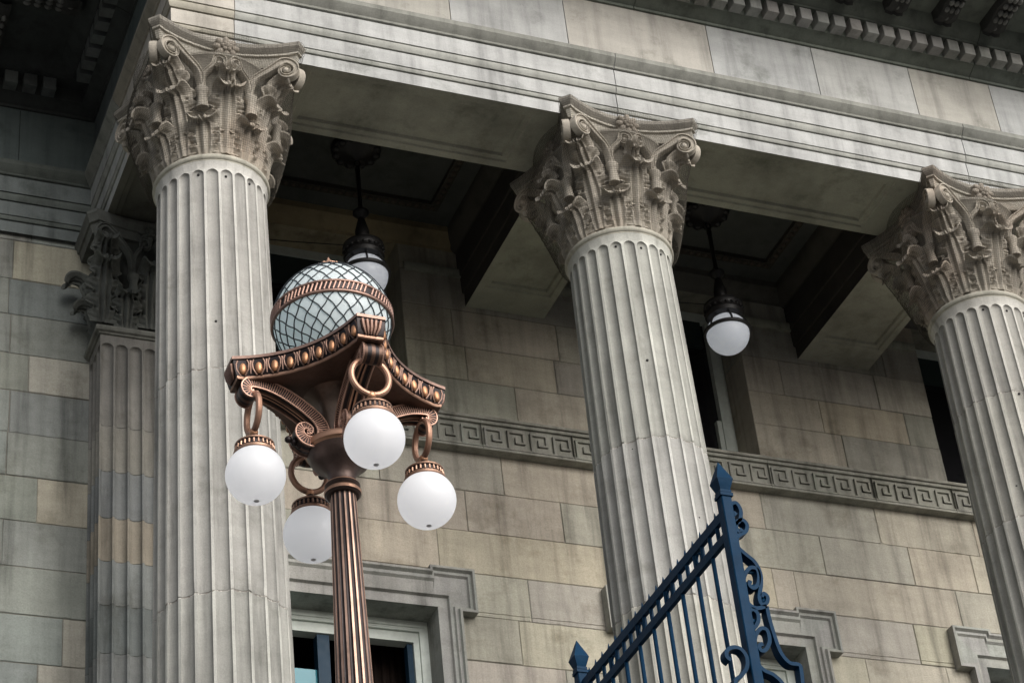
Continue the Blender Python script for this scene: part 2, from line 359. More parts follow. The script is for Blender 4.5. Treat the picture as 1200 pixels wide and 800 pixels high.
for i in range(3):
    mb = MB(); x0, x1 = cols3[i]+.47, cols3[i+1]-.47
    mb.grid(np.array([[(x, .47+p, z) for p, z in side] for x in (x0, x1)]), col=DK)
    crown = [(0, 2.10), (.02, 2.13), (.07, 2.15), (.12, 2.20), (.16, 2.25), (.16, 2.33)]
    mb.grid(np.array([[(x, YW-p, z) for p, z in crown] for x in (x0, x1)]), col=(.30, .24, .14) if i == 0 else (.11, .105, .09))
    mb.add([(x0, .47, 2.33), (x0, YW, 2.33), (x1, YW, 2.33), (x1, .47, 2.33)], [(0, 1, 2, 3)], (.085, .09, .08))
    fx0, fx1, fy0, fy1 = x0+.42, x1-.42, .92, 2.34                     # carved frame round the ceiling panel
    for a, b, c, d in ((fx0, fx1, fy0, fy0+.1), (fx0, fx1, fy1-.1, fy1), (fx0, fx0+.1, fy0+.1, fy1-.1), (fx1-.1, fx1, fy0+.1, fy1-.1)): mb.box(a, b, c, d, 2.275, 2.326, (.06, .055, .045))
    n = 26
    for k in range(n):
        x = fx0+.08+k*(fx1-fx0-.16)/(n-1)
        for y in (fy0+.05, fy1-.05): mb.sphere((x, y, 2.272), .034, 8, 5, (.085, .07, .055), (1, 1, .7))
    n = 12
    for k in range(n):
        y = fy0+.16+k*(fy1-fy0-.32)/(n-1)
        for x in (fx0+.05, fx1-.05): mb.sphere((x, y, 2.272), .034, 8, 5, (.085, .07, .055), (1, 1, .7))
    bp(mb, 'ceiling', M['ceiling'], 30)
for a, b in ((BAYS[0]+.90, S-.475), (S+.475, BAYS[1]-.90), (BAYS[1]+.90, 2*S-.475), (2*S+.475, BAYS[2]-.90), (.475, BAYS[0]-.90)):
    mb = MB(); mb.grid(np.array([[(x, YW-.004-p, z) for p, z in ((-.02, 1.74), (.02, 1.742), (.04, 1.76), (.055, 1.80), (.055, 1.83), (-.02, 1.835))] for x in (a, b)]), col=(.27, .27, .22))
    bp(mb, 'string_moulding', M['wall'], 30)

# --- Greek key band
mb = MB(); g = .263/6; zb = -.565
x0, x1 = .53, 13.0; BK = (.29, .285, .25)
mb.cbox(x0, x1, YW-.095, YW+.01, -.605, -.235, .006, BK)
mb.cbox(x0, x1, YW-.125, YW-.09, -.605, -.575, .004, BK); mb.cbox(x0, x1, YW-.125, YW-.09, -.275, -.235, .004, BK); mb.cbox(x0, x1, YW-.15, YW+.02, -.234, -.196, .006, jit(BK))
h = g*.30
n = int((x1-x0)/.263)
for k in range(n):
    ox = x0 + k*.263 + .02; c = jit(BK, .05)
    segs = [((0, 0), (0, 5)), ((0, 5), (4, 5)), ((4, 5), (4, 2)), ((4, 2), (2, 2)), ((2, 2), (2, 3.4)), ((0, 0), (6, 0))]
    for q, ((a, b), (d, e)) in enumerate(segs):
        xa, xb, za, ze = min(a, d)*g, max(a, d)*g, min(b, e)*g, max(b, e)*g
        mb.cbox(ox+xa-h, ox+xb+h-(.001*q), YW-.122+.0007*q, YW-.09, zb+.012+za-h, zb+.012+ze+h-(.001*q), .003, c)
for k in (1, 6, 11, 15, 20, 24, 29, 33): xj = x0+.02+k*.263+.219; mb.box(xj-.0025, xj+.0025, YW-.1256, YW-.1, -.60, -.24, (.14, .14, .12))
bp(mb, 'greek_key_band', M['wall'], 20)

# --- windows
def upper_window(b):
    fr = MB(); y = YW+.40
    x0, x1 = b-.86, b+.86
    fr.box(x0, x1, y, y+.08, 2.02, 2.13, (1, 1, 1)); fr.box(x0, x0+.17, y+.003, y+.08, -.2, 2.02); fr.box(x1-.17, x1-.05, y+.003, y+.08, -.2, 2.02)
    fr.box(x1-.05, x1, y+.05, y+.09, -.2, 2.02); fr.box(x0+.17, x1-.17, y+.01, y+.07, -.2, -.12); fr.box(x1-.23, x1-.172, y+.02, y+.08, -.12, .62); fr.box(x0+.172, x0+.23, y+.02, y+.08, -.12, .62)
    o = bp(fr, 'window', M['frame'], 0); tag(o, 'tall upper window with a pale frame in the shaded wall')
    p = MB(); p.box(x0+.17, x1-.17, y+.081, y+.09, -.2, 2.02); bp(p, 'pane', M['pane'], 0, o)
    w = MB(); w.box(x0+.002, x1-.002, YW+.012, YW+.49, 2.132, 2.148, (.40, .34, .23) if b == BAYS[0] else (.24, .23, .19)); bp(w, 'lintel', M['wall'], 0, o)
    t = MB(); t.box(x0+.231, x1-.231, y+.02, y+.075, 1.66, 2.018); bp(t, 'transom_panel', M['trans'], 0, o)
def lower_window(b):
    c0 = (.31, .31, .29)
    def loop(hw, ear, zbm, zt, nx, dip, y, zb=-6.2):
        r = [(hw, zb), (hw, zbm), (ear, zbm), (ear, zt), (nx, zt), (nx, dip)]
        return [(b+x, y, z) for x, z in r] + [(b-x, y, z) for x, z in r[::-1]]
    Ls = [loop(1.18, 1.35, -2.60, -2.10, .87, -2.15, YW+.01), loop(1.18, 1.35, -2.60, -2.10, .87, -2.15, YW-.12), loop(1.155, 1.325, -2.575, -2.125, .895, -2.175, YW-.12),
          loop(1.145, 1.315, -2.565, -2.145, .90, -2.20, YW-.085), loop(1.115, 1.285, -2.54, -2.175, .92, -2.235, YW-.085), loop(1.105, 1.275, -2.53, -2.195, .925, -2.26, YW-.06),
          loop(1.07, 1.071, -2.50, -2.405, .9, -2.406, YW-.06), loop(1.06, 1.061, -2.49, -2.42, .9, -2.421, YW-.025), loop(.955, .956, -2.60, -2.525, .9, -2.526, YW-.025), loop(.955, .956, -2.60, -2.525, .9, -2.526, YW+.32)]
    m = MB(); m.grid(np.array(Ls), col=lambda i, j: jit(c0, .03)); 
    o = bp(m, 'window', M['wall'], 20); tag(o, 'lower window in an eared stone surround')
    f = MB(); y = YW+.30; x0, x1 = b-.955, b+.955
    f.box(x0, x1, y, y+.10, -2.64, -2.52); f.box(x0, x0+.09, y, y+.10, -6.2, -2.641); f.box(x1-.09, x1, y, y+.10, -6.2, -2.641)
    f.box(x0+.09, x1-.09, y+.03, y+.16, -2.75, -2.642); f.box(x0+.09, x0+.15, y+.03, y+.16, -6.2, -2.75); f.box(x1-.15, x1-.09, y+.03, y+.16, -6.2, -2.75)
    f.box(x0+.03, x1-.03, y-.012, y, -2.60, -2.575)
    bp(f, 'frame', M['frame'], 0, o)
    d = MB(); d.box(b-.20, b-.075, y+.05, y+.17, -6.2, -2.76); d.box(x1-.21, x1-.152, y+.06, y+.16, -6.2, -2.76); bp(d, 'mullion', M['mull'], 0, o)
    p = MB(); p.box(x0+.15, b-.20, y+.10, y+.112, -6.2, -3.13); bp(p, 'pane', M['skyglass'], 0, o)
    p = MB(); p.box(b-.075, x1-.21, y+.12, y+.132, -6.2, -4.3); bp(p, 'pane', M['skyglass'], 0, o)
    r = MB(); X0, X1, Y0, Y1, Z0, Z1 = b-1.5, b+1.5, YW+.505, YW+3.5, -6.4, -2.2
    r.box(X0, X1, Y1, Y1+.1, Z0, Z1); r.box(X0-.1, X0, Y0, Y1, Z0, Z1); r.box(X1, X1+.1, Y0, Y1, Z0, Z1); r.box(X0, X1, Y0, Y1, Z1, Z1+.1); r.box(X0, X1, Y0, Y1, Z0-.1, Z0)
    for k in range(14): r.tube([(b+.35+k*.045, YW+.75+.03*(k % 2), -2.5), (b+.36+k*.045, YW+.75+.03*(k % 2), -6)], .03, 6, col=(1, 1, 1))
    bp(r, 'room', M['room'], 0, o)
for b in BAYS: upper_window(b); lower_window(b)

# ------------------------------------------------------------------ carved leaves, volutes, flowers
def bellr(z): 
    t = max(0, min(1, z/1.12)); return .475 + .05*t + .10*t**4
def leaf_mb(z0, H, W, cr, lean, flat=False, nl=4, nt=56, nv=43, th=.018, seed=0, col=(.375, .34, .285)):
    """acanthus leaf: midrib climbs the bell then rolls outward; lobed edge, ribs and drilled eyes"""
    rr = random.Random(seed)
    mid = []
    zu = z0 + H - cr
    for k in range(20):
        t = k/19; z = z0 + (zu-z0)*t; mid.append((bellr(z) + .012 + lean*t**2.2, z))
    cx, cz = mid[-1][0] + cr, mid[-1][1]
    for k in range(1, 15):
        a = PI - k/14*math.radians(185); q = cr*(1 - .25*k/14); mid.append((cx + q*math.cos(a)*1.25, cz + q*math.sin(a)))
    mid = np.array(mid); d = np.r_[0, np.cumsum(np.linalg.norm(np.diff(mid, axis=0), axis=1))]; d /= d[-1]
    tt = np.linspace(0, 1, nt); mr = np.interp(tt, d, mid[:, 0]); mz = np.interp(tt, d, mid[:, 1])
    tr, tz = np.gradient(mr), np.gradient(mz); l = np.hypot(tr, tz); tr, tz = tr/l, tz/l
    P = np.zeros((nt, nv, 3)); NN = np.zeros((nt, nv, 3)); vs = np.linspace(-1, 1, nv)
    for i, t in enumerate(tt):
        w = W*(.70 + .30*math.sin(min(t/.5, 1)*PI/2))
        if t > .55: w *= 1 - .30*min(1, (t-.55)/.25)**1.3
        if t > .84: w *= math.sqrt(max(.05, 1 - .6*((t-.84)/.16)**2))
        fade = min(max((.74-t)/.10, 0), 1); no = abs(math.cos(PI*nl*t))**5 * (.42 if t > .06 else 0) * fade
        for j, v in enumerate(vs):
            av = abs(v); x = math.copysign(1, v)*w*av*(1 - no*av**2.5)
            e = .022*math.exp(-(v/.09)**2) - .018*math.exp(-((av-.20)/.07)**2) + .010*math.exp(-((av-.34)/.06)**2)
            sm = min(max((av-.3)/.25, 0), 1)
            q_ = (nl*t - .55*av) % 1; e += .030*(1 - 4*abs(q_-.5) if True else 0)*sm*(.25+.75*fade)
            e += .009*(1 - 4*abs((3*nl*t - 1.4*av) % 1 - .5))*sm*fade
            e -= .085*math.exp(-((av-.58)/.13)**2)*abs(math.cos(PI*nl*t + .5*(av-.5)))**9*fade*(1 if t > .05 else 0)
            e += .030*(1-v*v)*(1-.6*t) - .03*max(0, av-.75)*(1-t)
            if t > .6: e -= .028*v*v*min(1, (t-.6)/.25); e += .005*math.cos(v*PI*3)*min(1, (t-.6)/.3)
            e *= min(1, .35 + t*4)
            r = mr[i] + tz[i]*e; z = mz[i] - tr[i]*e
            if flat: P[i, j] = (x, -r, z); NN[i, j] = (0, -tz[i], -tr[i])
            else:
                a = x/max(mr[i], .4) - PI/2; P[i, j] = (r*math.cos(a), r*math.sin(a), z); NN[i, j] = (tz[i]*math.cos(a), tz[i]*math.sin(a), -tr[i])
    m = MB(); c2 = tuple(k*1.18 for k in col)
    m.solid(P, NN, th, col); return m
def ribbon(m, path, w, depth, org, u, nrm, col):
    """sweep a channelled section along a 2-D path (s, z) in the vertical plane org + u*s"""
    path = np.asarray(path); T = np.gradient(path, axis=0); T /= np.linalg.norm(T, axis=1)[:, None]
    prof = [(-.5, -.5), (-.5, .42), (-.42, .5), (-.30, .5), (-.22, .28), (.22, .28), (.30, .5), (.42, .5), (.5, .42), (.5, -.5)]
    rows = []
    for i, (s, z) in enumerate(path):
        n = (-T[i][1], T[i][0])
        rows.append([np.array(org) + np.array(u)*(s+n[0]*a*w[i]) + np.array([0, 0, 1.])*(z+n[1]*a*w[i]) + np.array(nrm)*b*depth for a, b in prof])
    m.grid(np.array(rows), closev=True, col=col)
def volute_mb(A, C, z0, ztop, rad, turns, lead, col, w0=.055, depth=.075):
    m = MB(); A = np.array(A, float); C = np.array(C, float); L = np.linalg.norm(C-A); u = np.array([*(C-A)/L, 0]); nrm = np.array([u[1], -u[0], 0])
    mid = (A+C)/2
    if nrm[:2] @ mid < 0: nrm = -nrm
    cs, cz = L-lead, ztop-rad
    pre = spline([(0, z0), (.01*L, z0+.10), (.10*L, z0+.55*(ztop-z0)), (.42*L, ztop-.10), (cs-.03, ztop-.004)], 24)
    ph = np.linspace(0, turns*2*PI, int(turns*26)); q = rad*np.exp(-.155*ph)
    spi = np.stack([cs + q*np.sin(ph), cz + q*np.cos(ph)], 1); path = np.vstack([pre, spi])
    w = np.r_[np.linspace(.04, w0, len(pre)), np.minimum(w0, q*.62)]
    ribbon(m, path, w, depth, (A[0], A[1], 0), u, nrm, col)
    m.sphere(np.array([A[0], A[1], 0]) + u*cs + np.array([0, 0, cz]) + nrm*depth*.25, rad*.26, 8, 6, col)
    # stem bud at the foot of the volute and the beads climbing its back
    m.lathe([(.05, z0-.20), (.036, z0-.06), (.046, z0-.03), (.056, z0+.0), (.058, z0+.03), (.042, z0+.05)], 14, A[0]+nrm[0]*.02, A[1]+nrm[1]*.02, col)
    
    return m
def flower_mb(col):
    m = MB(); m.sphere((0, -.05, 0), .035, 10, 8, col)
    for k in range(8):
        a = k*PI/4; R = Matrix.Rotation(-a, 3, 'Y'); m.sphere((.082*math.cos(a), -.02, .082*math.sin(a)), .052, 10, 6, col, (1, .55, .62), np.array(R))
    for k in range(6):
        a = k*PI/3; m.sphere((.04*math.cos(a), -.045, .04*math.sin(a)), .024, 8, 6, col)
    m.box(-.10, .10, 0, .10, -.07, .09, col); return m
CC = (.375, .34, .285); 
def abacus_outline(off, seg=14):
    a, e, sg = .675, .135, .19; pts = []
    side_ = [(-a + 2*a*k/seg, -(a+.085) + sg*(1-((2*k/seg)-1)**2)) for k in range(seg+1)]
    for r in range(4):
        c, s_ = math.cos(r*PI/2), math.sin(r*PI/2)
        pts += [(x*c - y*s_, x*s_ + y*c) for x, y in side_]
    p = np.array(pts); t = np.roll(p, -1, 0) - np.roll(p, 1, 0); t /= np.linalg.norm(t, axis=1)[:, None]; n = np.stack([t[:, 1], -t[:, 0]], 1)
    return p + n*off
def abacus_mb():
    m = MB(); prof = [(-.30, 1.135), (-.085, 1.135), (-.075, 1.15), (-.06, 1.235), (-.035, 1.240), (-.035, 1.262), (-.045, 1.268), (-.02, 1.29), (0, 1.315), (.002, 1.34), (.002, TOP-.002), (-.3, TOP-.002)]
    P = [[(x, y, z) for x, y in (abacus_outline(o) if o > -.2 else np.array(abacus_outline(-.06))*.6)] for o, z in prof]
    m.grid(np.array(P), closev=True, col=lambda i, j: (.44, .41, .35) if i < 5 else (.27, .25, .215)); return m
def net_mb():
    m = MB(); nt, ns = 190, 62; ab = np.array(abacus_outline(.015, 40)); aa = np.unwrap(np.arctan2(ab[:, 1], ab[:, 0])); ar = np.hypot(ab[:, 0], ab[:, 1]); o = np.argsort(aa % (2*PI))
    A_, R_ = (aa % (2*PI))[o], ar[o]; th = np.arange(nt)*2*PI/nt; rt = np.interp(th, A_, R_, period=2*PI)
    P = np.zeros((ns, nt, 3))
    for i in range(ns):
        s_ = i/(ns-1); z = .01 + s_*(1.345-.01); lo = .60 + .26*min(1, s_*1.35)**.9
        r = np.where(s_ < .8, lo + (np.maximum(rt, lo)-lo)*max(0, (s_-.35)/.65)**1.5, 0)
        r = lo*(1-s_**3) + rt*s_**3; r = np.maximum(r, .565 + .3*s_*.5)
        P[i] = np.stack([r*np.cos(th), r*np.sin(th), np.full(nt, z)], 1)
    P += rng.normal(0, .0025, P.shape)
    V = P.reshape(-1, 3); idx = np.arange(ns*nt).reshape(ns, nt); E1 = np.stack([idx[:-1].ravel(), idx[1:].ravel()], 1); E2 = np.stack([idx.ravel(), np.roll(idx, -1, 1).ravel()], 1)
    E_ = np.vstack([E1, E2]); a, b = V[E_[:, 0]], V[E_[:, 1]]; t = b-a; t /= np.linalg.norm(t, axis=1)[:, None]
    n1 = np.cross(t, np.stack([V[E_[:, 0]][:, 0], V[E_[:, 0]][:, 1], 0*t[:, 0]], 1)); n1 /= np.linalg.norm(n1, axis=1)[:, None]; n2 = np.cross(t, n1); w = .0013; vs = []; 
    for k in range(3):
        an = k*2*PI/3; o_ = w*(math.cos(an)*n1 + math.sin(an)*n2); vs += [a+o_, b+o_]
    ne = len(E_); vs = np.vstack(vs); fs = []
    for k in range(3):
        k2 = (k+1) % 3; i0 = np.arange(ne)
        fs.append(np.stack([i0+2*k*ne, i0+(2*k+1)*ne, i0+(2*k2+1)*ne, i0+2*k2*ne], 1))
    fs = np.vstack(fs); me = bpy.data.meshes.new('bird_net'); me.from_pydata(vs.tolist(), [], fs.tolist()); me.materials.append(M['net']); return me

# ------------------------------------------------------------------ columns
def shaft_mb(joints, seed):
    rr = random.Random(seed); nf = 24; m = MB()
    ztop, zbot = -.09, -9.98
    rad = lambda z: .502 + .098*(1-((z-zbot)/(ztop-zbot))**1.6) if z < -.2 else .502 + .022*max(0, (z+.2)/.11)**2
    zf = -.175; hw0 = .0545                                            # flute top and half width
    zs = [ztop, -.11, -.13, -.15, -.165]
    zs += [zf - .0545*(1-math.cos(k/12*PI/2)) for k in range(13)]
    z = zf-.10
    while z > zbot+.15: zs.append(z); z -= .30
    jz = set()
    for j in joints:
        zs = [q for q in zs if abs(q-j) > .03]; zs += [j+.010, j+.0045, j-.0045, j-.010]; jz |= {j+.0045}
    zs += [zbot+.12, zbot+.06, zbot]; zs.sort(reverse=True)
    T = [-1, -.97, -.86, -.66, -.4, -.13, .13, .4, .66, .86, .97, 1]; rows = []; 
    for z in zs:
        r = rad(z); row = []
        pitch = 2*PI/nf; hwm = hw0*r/.502
        d = zf - z
        hw = 0 if d <= 0 else hwm*math.sqrt(max(0, 1-(1-min(d/.0545, 1))**2))
        d2 = z-(zbot+.05); 
        if d2 < .06: hw = hwm*math.sqrt(max(0, 1-(1-max(0, d2)/.06)**2)) if d2 > 0 else 0
        jj = any(abs(z-(j+.0045)) < 1e-6 or abs(z-(j-.0045)) < 1e-6 for j in joints)
        nearj = [j for j in joints if abs(z-j) < .02]
        for f in range(nf):
            for t in T:
                a = f*pitch + (t*hw/r if hw > 0 else t*1e-4); dep = .030*math.sqrt(max(0, 1-t*t))*(hw/hwm)
                q = r - dep - (.004 if jj else 0); zz = z
                if nearj:
                    zz += .006*math.sin(f*1.7+seed) + rr.uniform(-.004, .004)
                    if abs(t) == 1 and rr.random() < .3: q -= rr.uniform(0, .012)
                row.append((q*math.cos(a), q*math.sin(a), zz))
        rows.append(row)
    drum = sorted(joints, reverse=True); dc = [jit((.385, .378, .355), .06) for _ in range(len(drum)+1)]
    fl = [jit((1, 1, 1), .05)[0] for _ in range(nf)]
    def cf(i, j):
        z = .5*(zs[i]+zs[i+1]); k = sum(1 for q in drum if q > z)
        if any(abs(z-q) < .0044 for q in drum): return (.42, .40, .37) if rr.random() < .4 else (.24, .22, .2)
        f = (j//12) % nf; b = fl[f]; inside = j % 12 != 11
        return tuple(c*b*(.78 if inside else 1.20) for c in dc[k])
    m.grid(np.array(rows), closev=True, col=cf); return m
lowleaf = leaf_mb(.0, .36, .205, .050, .05, nl=4, seed=1).mesh('acanthus_leaf', M['capital'], 50)
upleaf = leaf_mb(.03, .68, .215, .064, .09, nl=7, seed=2, nt=84).mesh('acanthus_leaf', M['capital'], 50)
A225 = math.radians(22.5); ra = .60
Apt = (ra*math.sin(A225), -ra*math.cos(A225))
vo = volute_mb(Apt, (.655, -.715), .66, 1.13, .122, 2.2, .105, CC, .082, .075).mesh('volute', M['capital'], 40)
vm = volute_mb((-Apt[0], Apt[1]), (-.655, -.715), .66, 1.13, .122, 2.2, .105, CC, .082, .075).mesh('volute', M['capital'], 40)
ho = volute_mb(Apt, (.0, -.66), .66, 1.08, .08, 1.9, .085, CC, .045, .07).mesh('helix', M['capital'], 40)
hm = volute_mb((-Apt[0], Apt[1]), (.0, -.66), .66, 1.08, .08, 1.9, .085, CC, .045, .07).mesh('helix', M['capital'], 40)
calyx = leaf_mb(.42, .52, .17, .07, .17, nl=4, seed=4, nt=56).mesh('calyx_leaf', M['capital'], 50)
icalyx = leaf_mb(.46, .44, .12, .045, .07, nl=3, seed=5, nt=48).mesh('calyx_leaf', M['capital'], 50)
fmesh = flower_mb((.34, .30, .25)).mesh('flower', M['capital'], 50); abm = abacus_mb().mesh('abacus', M['capital'], 30); netm = net_mb()
bell = MB(); bell.lathe([(bellr(z), z) for z in np.linspace(0, 1.09, 14)] + [(.64, 1.115), (.64, 1.14), (.3, 1.145)], 64, col=(.24, .22, .185)); bellm = bell.mesh('capital', M['capital'])
ast = MB(); ast.lathe([(.45, -.10), (.512, -.098), (.522, -.085)] + [(.508+.034*math.cos(a), -.045+.034*math.sin(a)) for a in np.linspace(-1.2, 1.57, 10)] + [(.45, -.008)], 96, col=(.40, .385, .33)); astm = ast.mesh('astragal', M['column'])
basem = MB(); basem.lathe([(.60, -9.98), (.63, -9.985), (.64, -10.01), (.64, -10.03), (.66, -10.05), (.675, -10.08), (.66, -10.11), (.63, -10.12), (.63, -10.15), (.70, -10.16), (.75, -10.2), (.76, -10.24), (.72, -10.28), (.5, -10.285)][::-1], 64, col=(.38, .37, .34))
basem.box(-.78, .78, -.78, .78, PODZ, -10.285, (.36, .35, .32)); basemesh = basem.mesh('base', M['column'])
cl = ['fluted corner column behind the street lamp, its capital at upper left', 'fluted column in the middle, rising behind the blue iron gate', 'fluted column at the right edge of the picture, partly cut off']
jl = [[-2.40, -4.60, -6.7, -8.6], [-2.47, -4.14, -6.2, -8.3], [-1.27, -2.69, -4.75, -6.8, -8.5]]
for i in range(3):
    base = Vector((i*S, 0, PODZ)); c = empty('column', base); tag(c, cl[i], 'column', 'fluted columns of the portico', 'thing')
    off = Vector((0, 0, -PODZ))
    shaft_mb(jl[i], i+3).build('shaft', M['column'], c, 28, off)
    for a_, z_ in ((-106, -.215), (-76, -.235), (-46, -.22), (-91, -1.9+.3*i), (-61, -3.3), (-121, -2.75+.2*i)):
        pm = MB(); a_ = math.radians(a_ - (a_ % 15) + .0); r_ = .478 + (.02 if z_ < -1 else 0) + (.012 if z_ < -3 else 0)
        pm.sphere((r_*math.cos(a_), r_*math.sin(a_), z_), .013, 8, 6); pm.build('drill_hole', M['iron'], c, 40, off)  # drill holes, shown as small black balls set in the flutes
    link('astragal', astm, c, off); link('base', basemesh, c, off)
    cap = link('capital', bellm, c, off)
    link('abacus', abm, cap)
    for k in range(8): link('acanthus_leaf', lowleaf, cap, None, A225 + k*PI/4 + random.uniform(-.02, .02))
    for k in range(8): link('acanthus_leaf', upleaf, cap, None, k*PI/4 + random.uniform(-.02, .02))
    for k in range(4):
        link('volute', vo, cap, None, k*PI/2); link('volute', vm, cap, None, k*PI/2); link('helix', ho, cap, None, k*PI/2); link('helix', hm, cap, None, k*PI/2)
        link('calyx_leaf', calyx, cap, None, k*PI/2 + PI/4); link('calyx_leaf', icalyx, cap, None, k*PI/2)
        f = link('flower', fmesh, cap, (.59*math.sin(k*PI/2), -.59*math.cos(k*PI/2), 1.24), k*PI/2)
    link('bird_net', netm, cap)

# ------------------------------------------------------------------ pilaster (part of the building)
def pilaster(xc):
    m = MB(); y0 = 2.30; hx = .50; zt, zb = -.10, PODZ; nf = 7; pitch = 2*hx/nf
    zs = [zt, -.19] + [-.20-.05*(1-math.cos(k/8*PI/2)) for k in range(9)] + [-.6]
    js = [-1.17, -1.69, -2.21, -2.68, -3.15, -3.65, -4.2, -4.8, -5.5, -6.2, -7, -8, -9]
    zs = sorted(zs + [q+d for q in js for d in (.006, .002, -.002, -.006)] + [zb], reverse=True)
    T = [-1, -.97, -.85, -.6, -.2, .2, .6, .85, .97, 1]
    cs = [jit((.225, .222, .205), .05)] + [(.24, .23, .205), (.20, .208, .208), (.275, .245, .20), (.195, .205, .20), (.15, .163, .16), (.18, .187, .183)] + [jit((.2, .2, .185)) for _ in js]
    def rows(n, w, fn):
        R = []
        for z in zs:
            hw = 0 if z >= -.20 else .5*w/n*.86*math.sqrt(max(0, 1-(1-min((-.20-z)/.05, 1))**2)); row = [fn(0, 0, z)]
            jj = any(abs(z-q) < .003 for q in js)
            for f in range(n):
                c_ = (f+.5)*w/n
                for t in T: row.append(fn(c_+t*max(hw, 1e-4), .045*math.sqrt(max(0, 1-t*t))*(hw/(.5*w/n*.86)) + (.004 if jj else 0), z + (random.uniform(-.004, .004) if jj else 0)))
            row.append(fn(w, 0, z)); R.append(row)
        return np.array(R)
    def cf(i, j):
        z = .5*(zs[i]+zs[i+1]); k = sum(1 for q in js if q > z)
        return (.12, .12, .11) if any(abs(z-q) < .0019 for q in js) else cs[k % len(cs)]
    m.grid(rows(7, 2*hx, lambda a, d, z: (xc-hx+a, y0+d, z)), col=cf)
    m.grid(rows(3, YW-y0, lambda a, d, z: (xc-hx+d, YW-a, z)), col=cf); m.grid(rows(3, YW-y0, lambda a, d, z: (xc+hx-d, y0+a, z)), col=cf)
    p = bp(m, 'pilaster', M['wall'], 30)
    a = MB(); pr = [(0, -.105), (.02, -.10), (.025, -.085), (.05, -.075), (.06, -.05), (.05, -.02), (.03, -.012), (0, -.005)]
    a.grid(np.array([[(xc-hx-o, YW+.01, z) for o, z in pr], [(xc-hx-o, y0-o, z) for o, z in pr], [(xc+hx+o, y0-o, z) for o, z in pr], [(xc+hx+o, YW+.01, z) for o, z in pr]]), col=(.20, .20, .18))
    bp(a, 'astragal', M['wall'], 30, p)
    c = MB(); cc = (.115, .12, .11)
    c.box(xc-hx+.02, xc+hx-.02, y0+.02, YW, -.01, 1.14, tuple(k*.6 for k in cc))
    cap = bp(c, 'capital', M['wall'], 30, p)
    def place(mb_, x, flip=None, nm='acanthus_leaf', yoff=y0+.475):
        g_ = MB(); 
        if flip == 'L': f = lambda v: (xc-hx+.475+v[1], y0+.24-v[0]*.8, v[2])
        else: f = lambda v: (x+v[0], yoff+v[1], v[2])
        g_.add([f(v) for v in mb_.v], mb_.f, list(mb_.c)); return bp(g_, nm, M['wall'], 50, p)
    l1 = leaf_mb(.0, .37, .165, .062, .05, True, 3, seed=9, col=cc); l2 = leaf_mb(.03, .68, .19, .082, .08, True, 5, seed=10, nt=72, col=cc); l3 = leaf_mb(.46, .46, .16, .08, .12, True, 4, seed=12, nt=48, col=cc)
    for x in (-.25, .25): place(l1, xc+x)
    for x in (-.48, 0, .48): place(l2, xc+x)
    place(l1, 0, 'L'); place(l2, 0, 'L')
    for sx in (-1, 1):
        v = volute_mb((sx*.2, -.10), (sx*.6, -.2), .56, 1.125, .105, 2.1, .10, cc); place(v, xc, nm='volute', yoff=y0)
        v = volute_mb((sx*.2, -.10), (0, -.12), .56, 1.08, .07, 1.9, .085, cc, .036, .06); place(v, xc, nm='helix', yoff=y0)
        place(l3, xc+sx*.50)
    ab = MB(); pr = [(0, 1.135), (.10, 1.14), (.12, 1.235), (.14, 1.24), (.15, 1.29), (.17, 1.32), (.17, TOP-.002), (0, TOP-.002)]; R = []
    for o, z in pr:
        R.append([(xc-hx-o, YW+.01, z), (xc-hx-o, y0-o+.08, z), (xc-hx-o+.08, y0-o, z)] + [(xc+(hx+o-.08)*(2*k/12-1), y0-o+.10*(1-(2*k/12-1)**2), z) for k in range(1, 12)] + [(xc+hx+o-.08, y0-o, z), (xc+hx+o, y0-o+.08, z), (xc+hx+o, YW+.01, z)])
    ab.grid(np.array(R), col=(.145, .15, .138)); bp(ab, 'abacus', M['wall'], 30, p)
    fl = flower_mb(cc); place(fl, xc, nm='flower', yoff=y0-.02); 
    for o in list(p.children):
        if o.name.startswith('flower'): o.data.transform(Matrix.Translation((0, 0, 1.24)))
pilaster(0.0)
tag(bld, 'grey and tan stone building wall, ceiling and entablature behind and above the columns', 'building', kind='thing')
pod = MB(); pod.box(XL, XR, -1.1, 9, TERR, PODZ, (1, 1, 1)); bp(pod, 'podium', M['paving'], 0)
st = MB()
for k in range(8): st.box(-7, XR, -1.1-.33*(k+1), -1.1-.33*k, TERR, PODZ-.2*(k+1))
tag(st.build('steps', M['paving'], None, 0), kind='structure')

# ------------------------------------------------------------------ ground
g_ = MB(); g_.add([(-300, -300, GROUND), (300, -300, GROUND), (300, 300, GROUND), (-300, 300, GROUND)], [(0, 1, 2, 3)]); tag(g_.build('ground', M['ground'], None, 0), kind='structure')
g_ = MB(); g_.box(-14, 22, -10.6, 9, GROUND+.01, TERR-.004); tag(g_.build('terrace', M['paving'], None, 0), kind='structure')

# ------------------------------------------------------------------ street lamp
DB, MBZ, CP = (.022, .016, .016), (.11, .062, .043), (.66, .33, .18)
LX, LY = -1.5825, -7.4453
lamp = empty('street_lamp', (LX, LY, TERR)); tag(lamp, 'ornate bronze street lamp with a leaded glass orb above four hanging white globes', 'street lamp')
lo = Vector((0, 0, -TERR))
def lp(m, name, mat=None, ang=35, parent=None, rz=0):
    o = m.build(name, mat or M['bronze'], parent or lamp, ang)
    if parent is None: o.location = lo
    o.rotation_euler.z = rz; return o
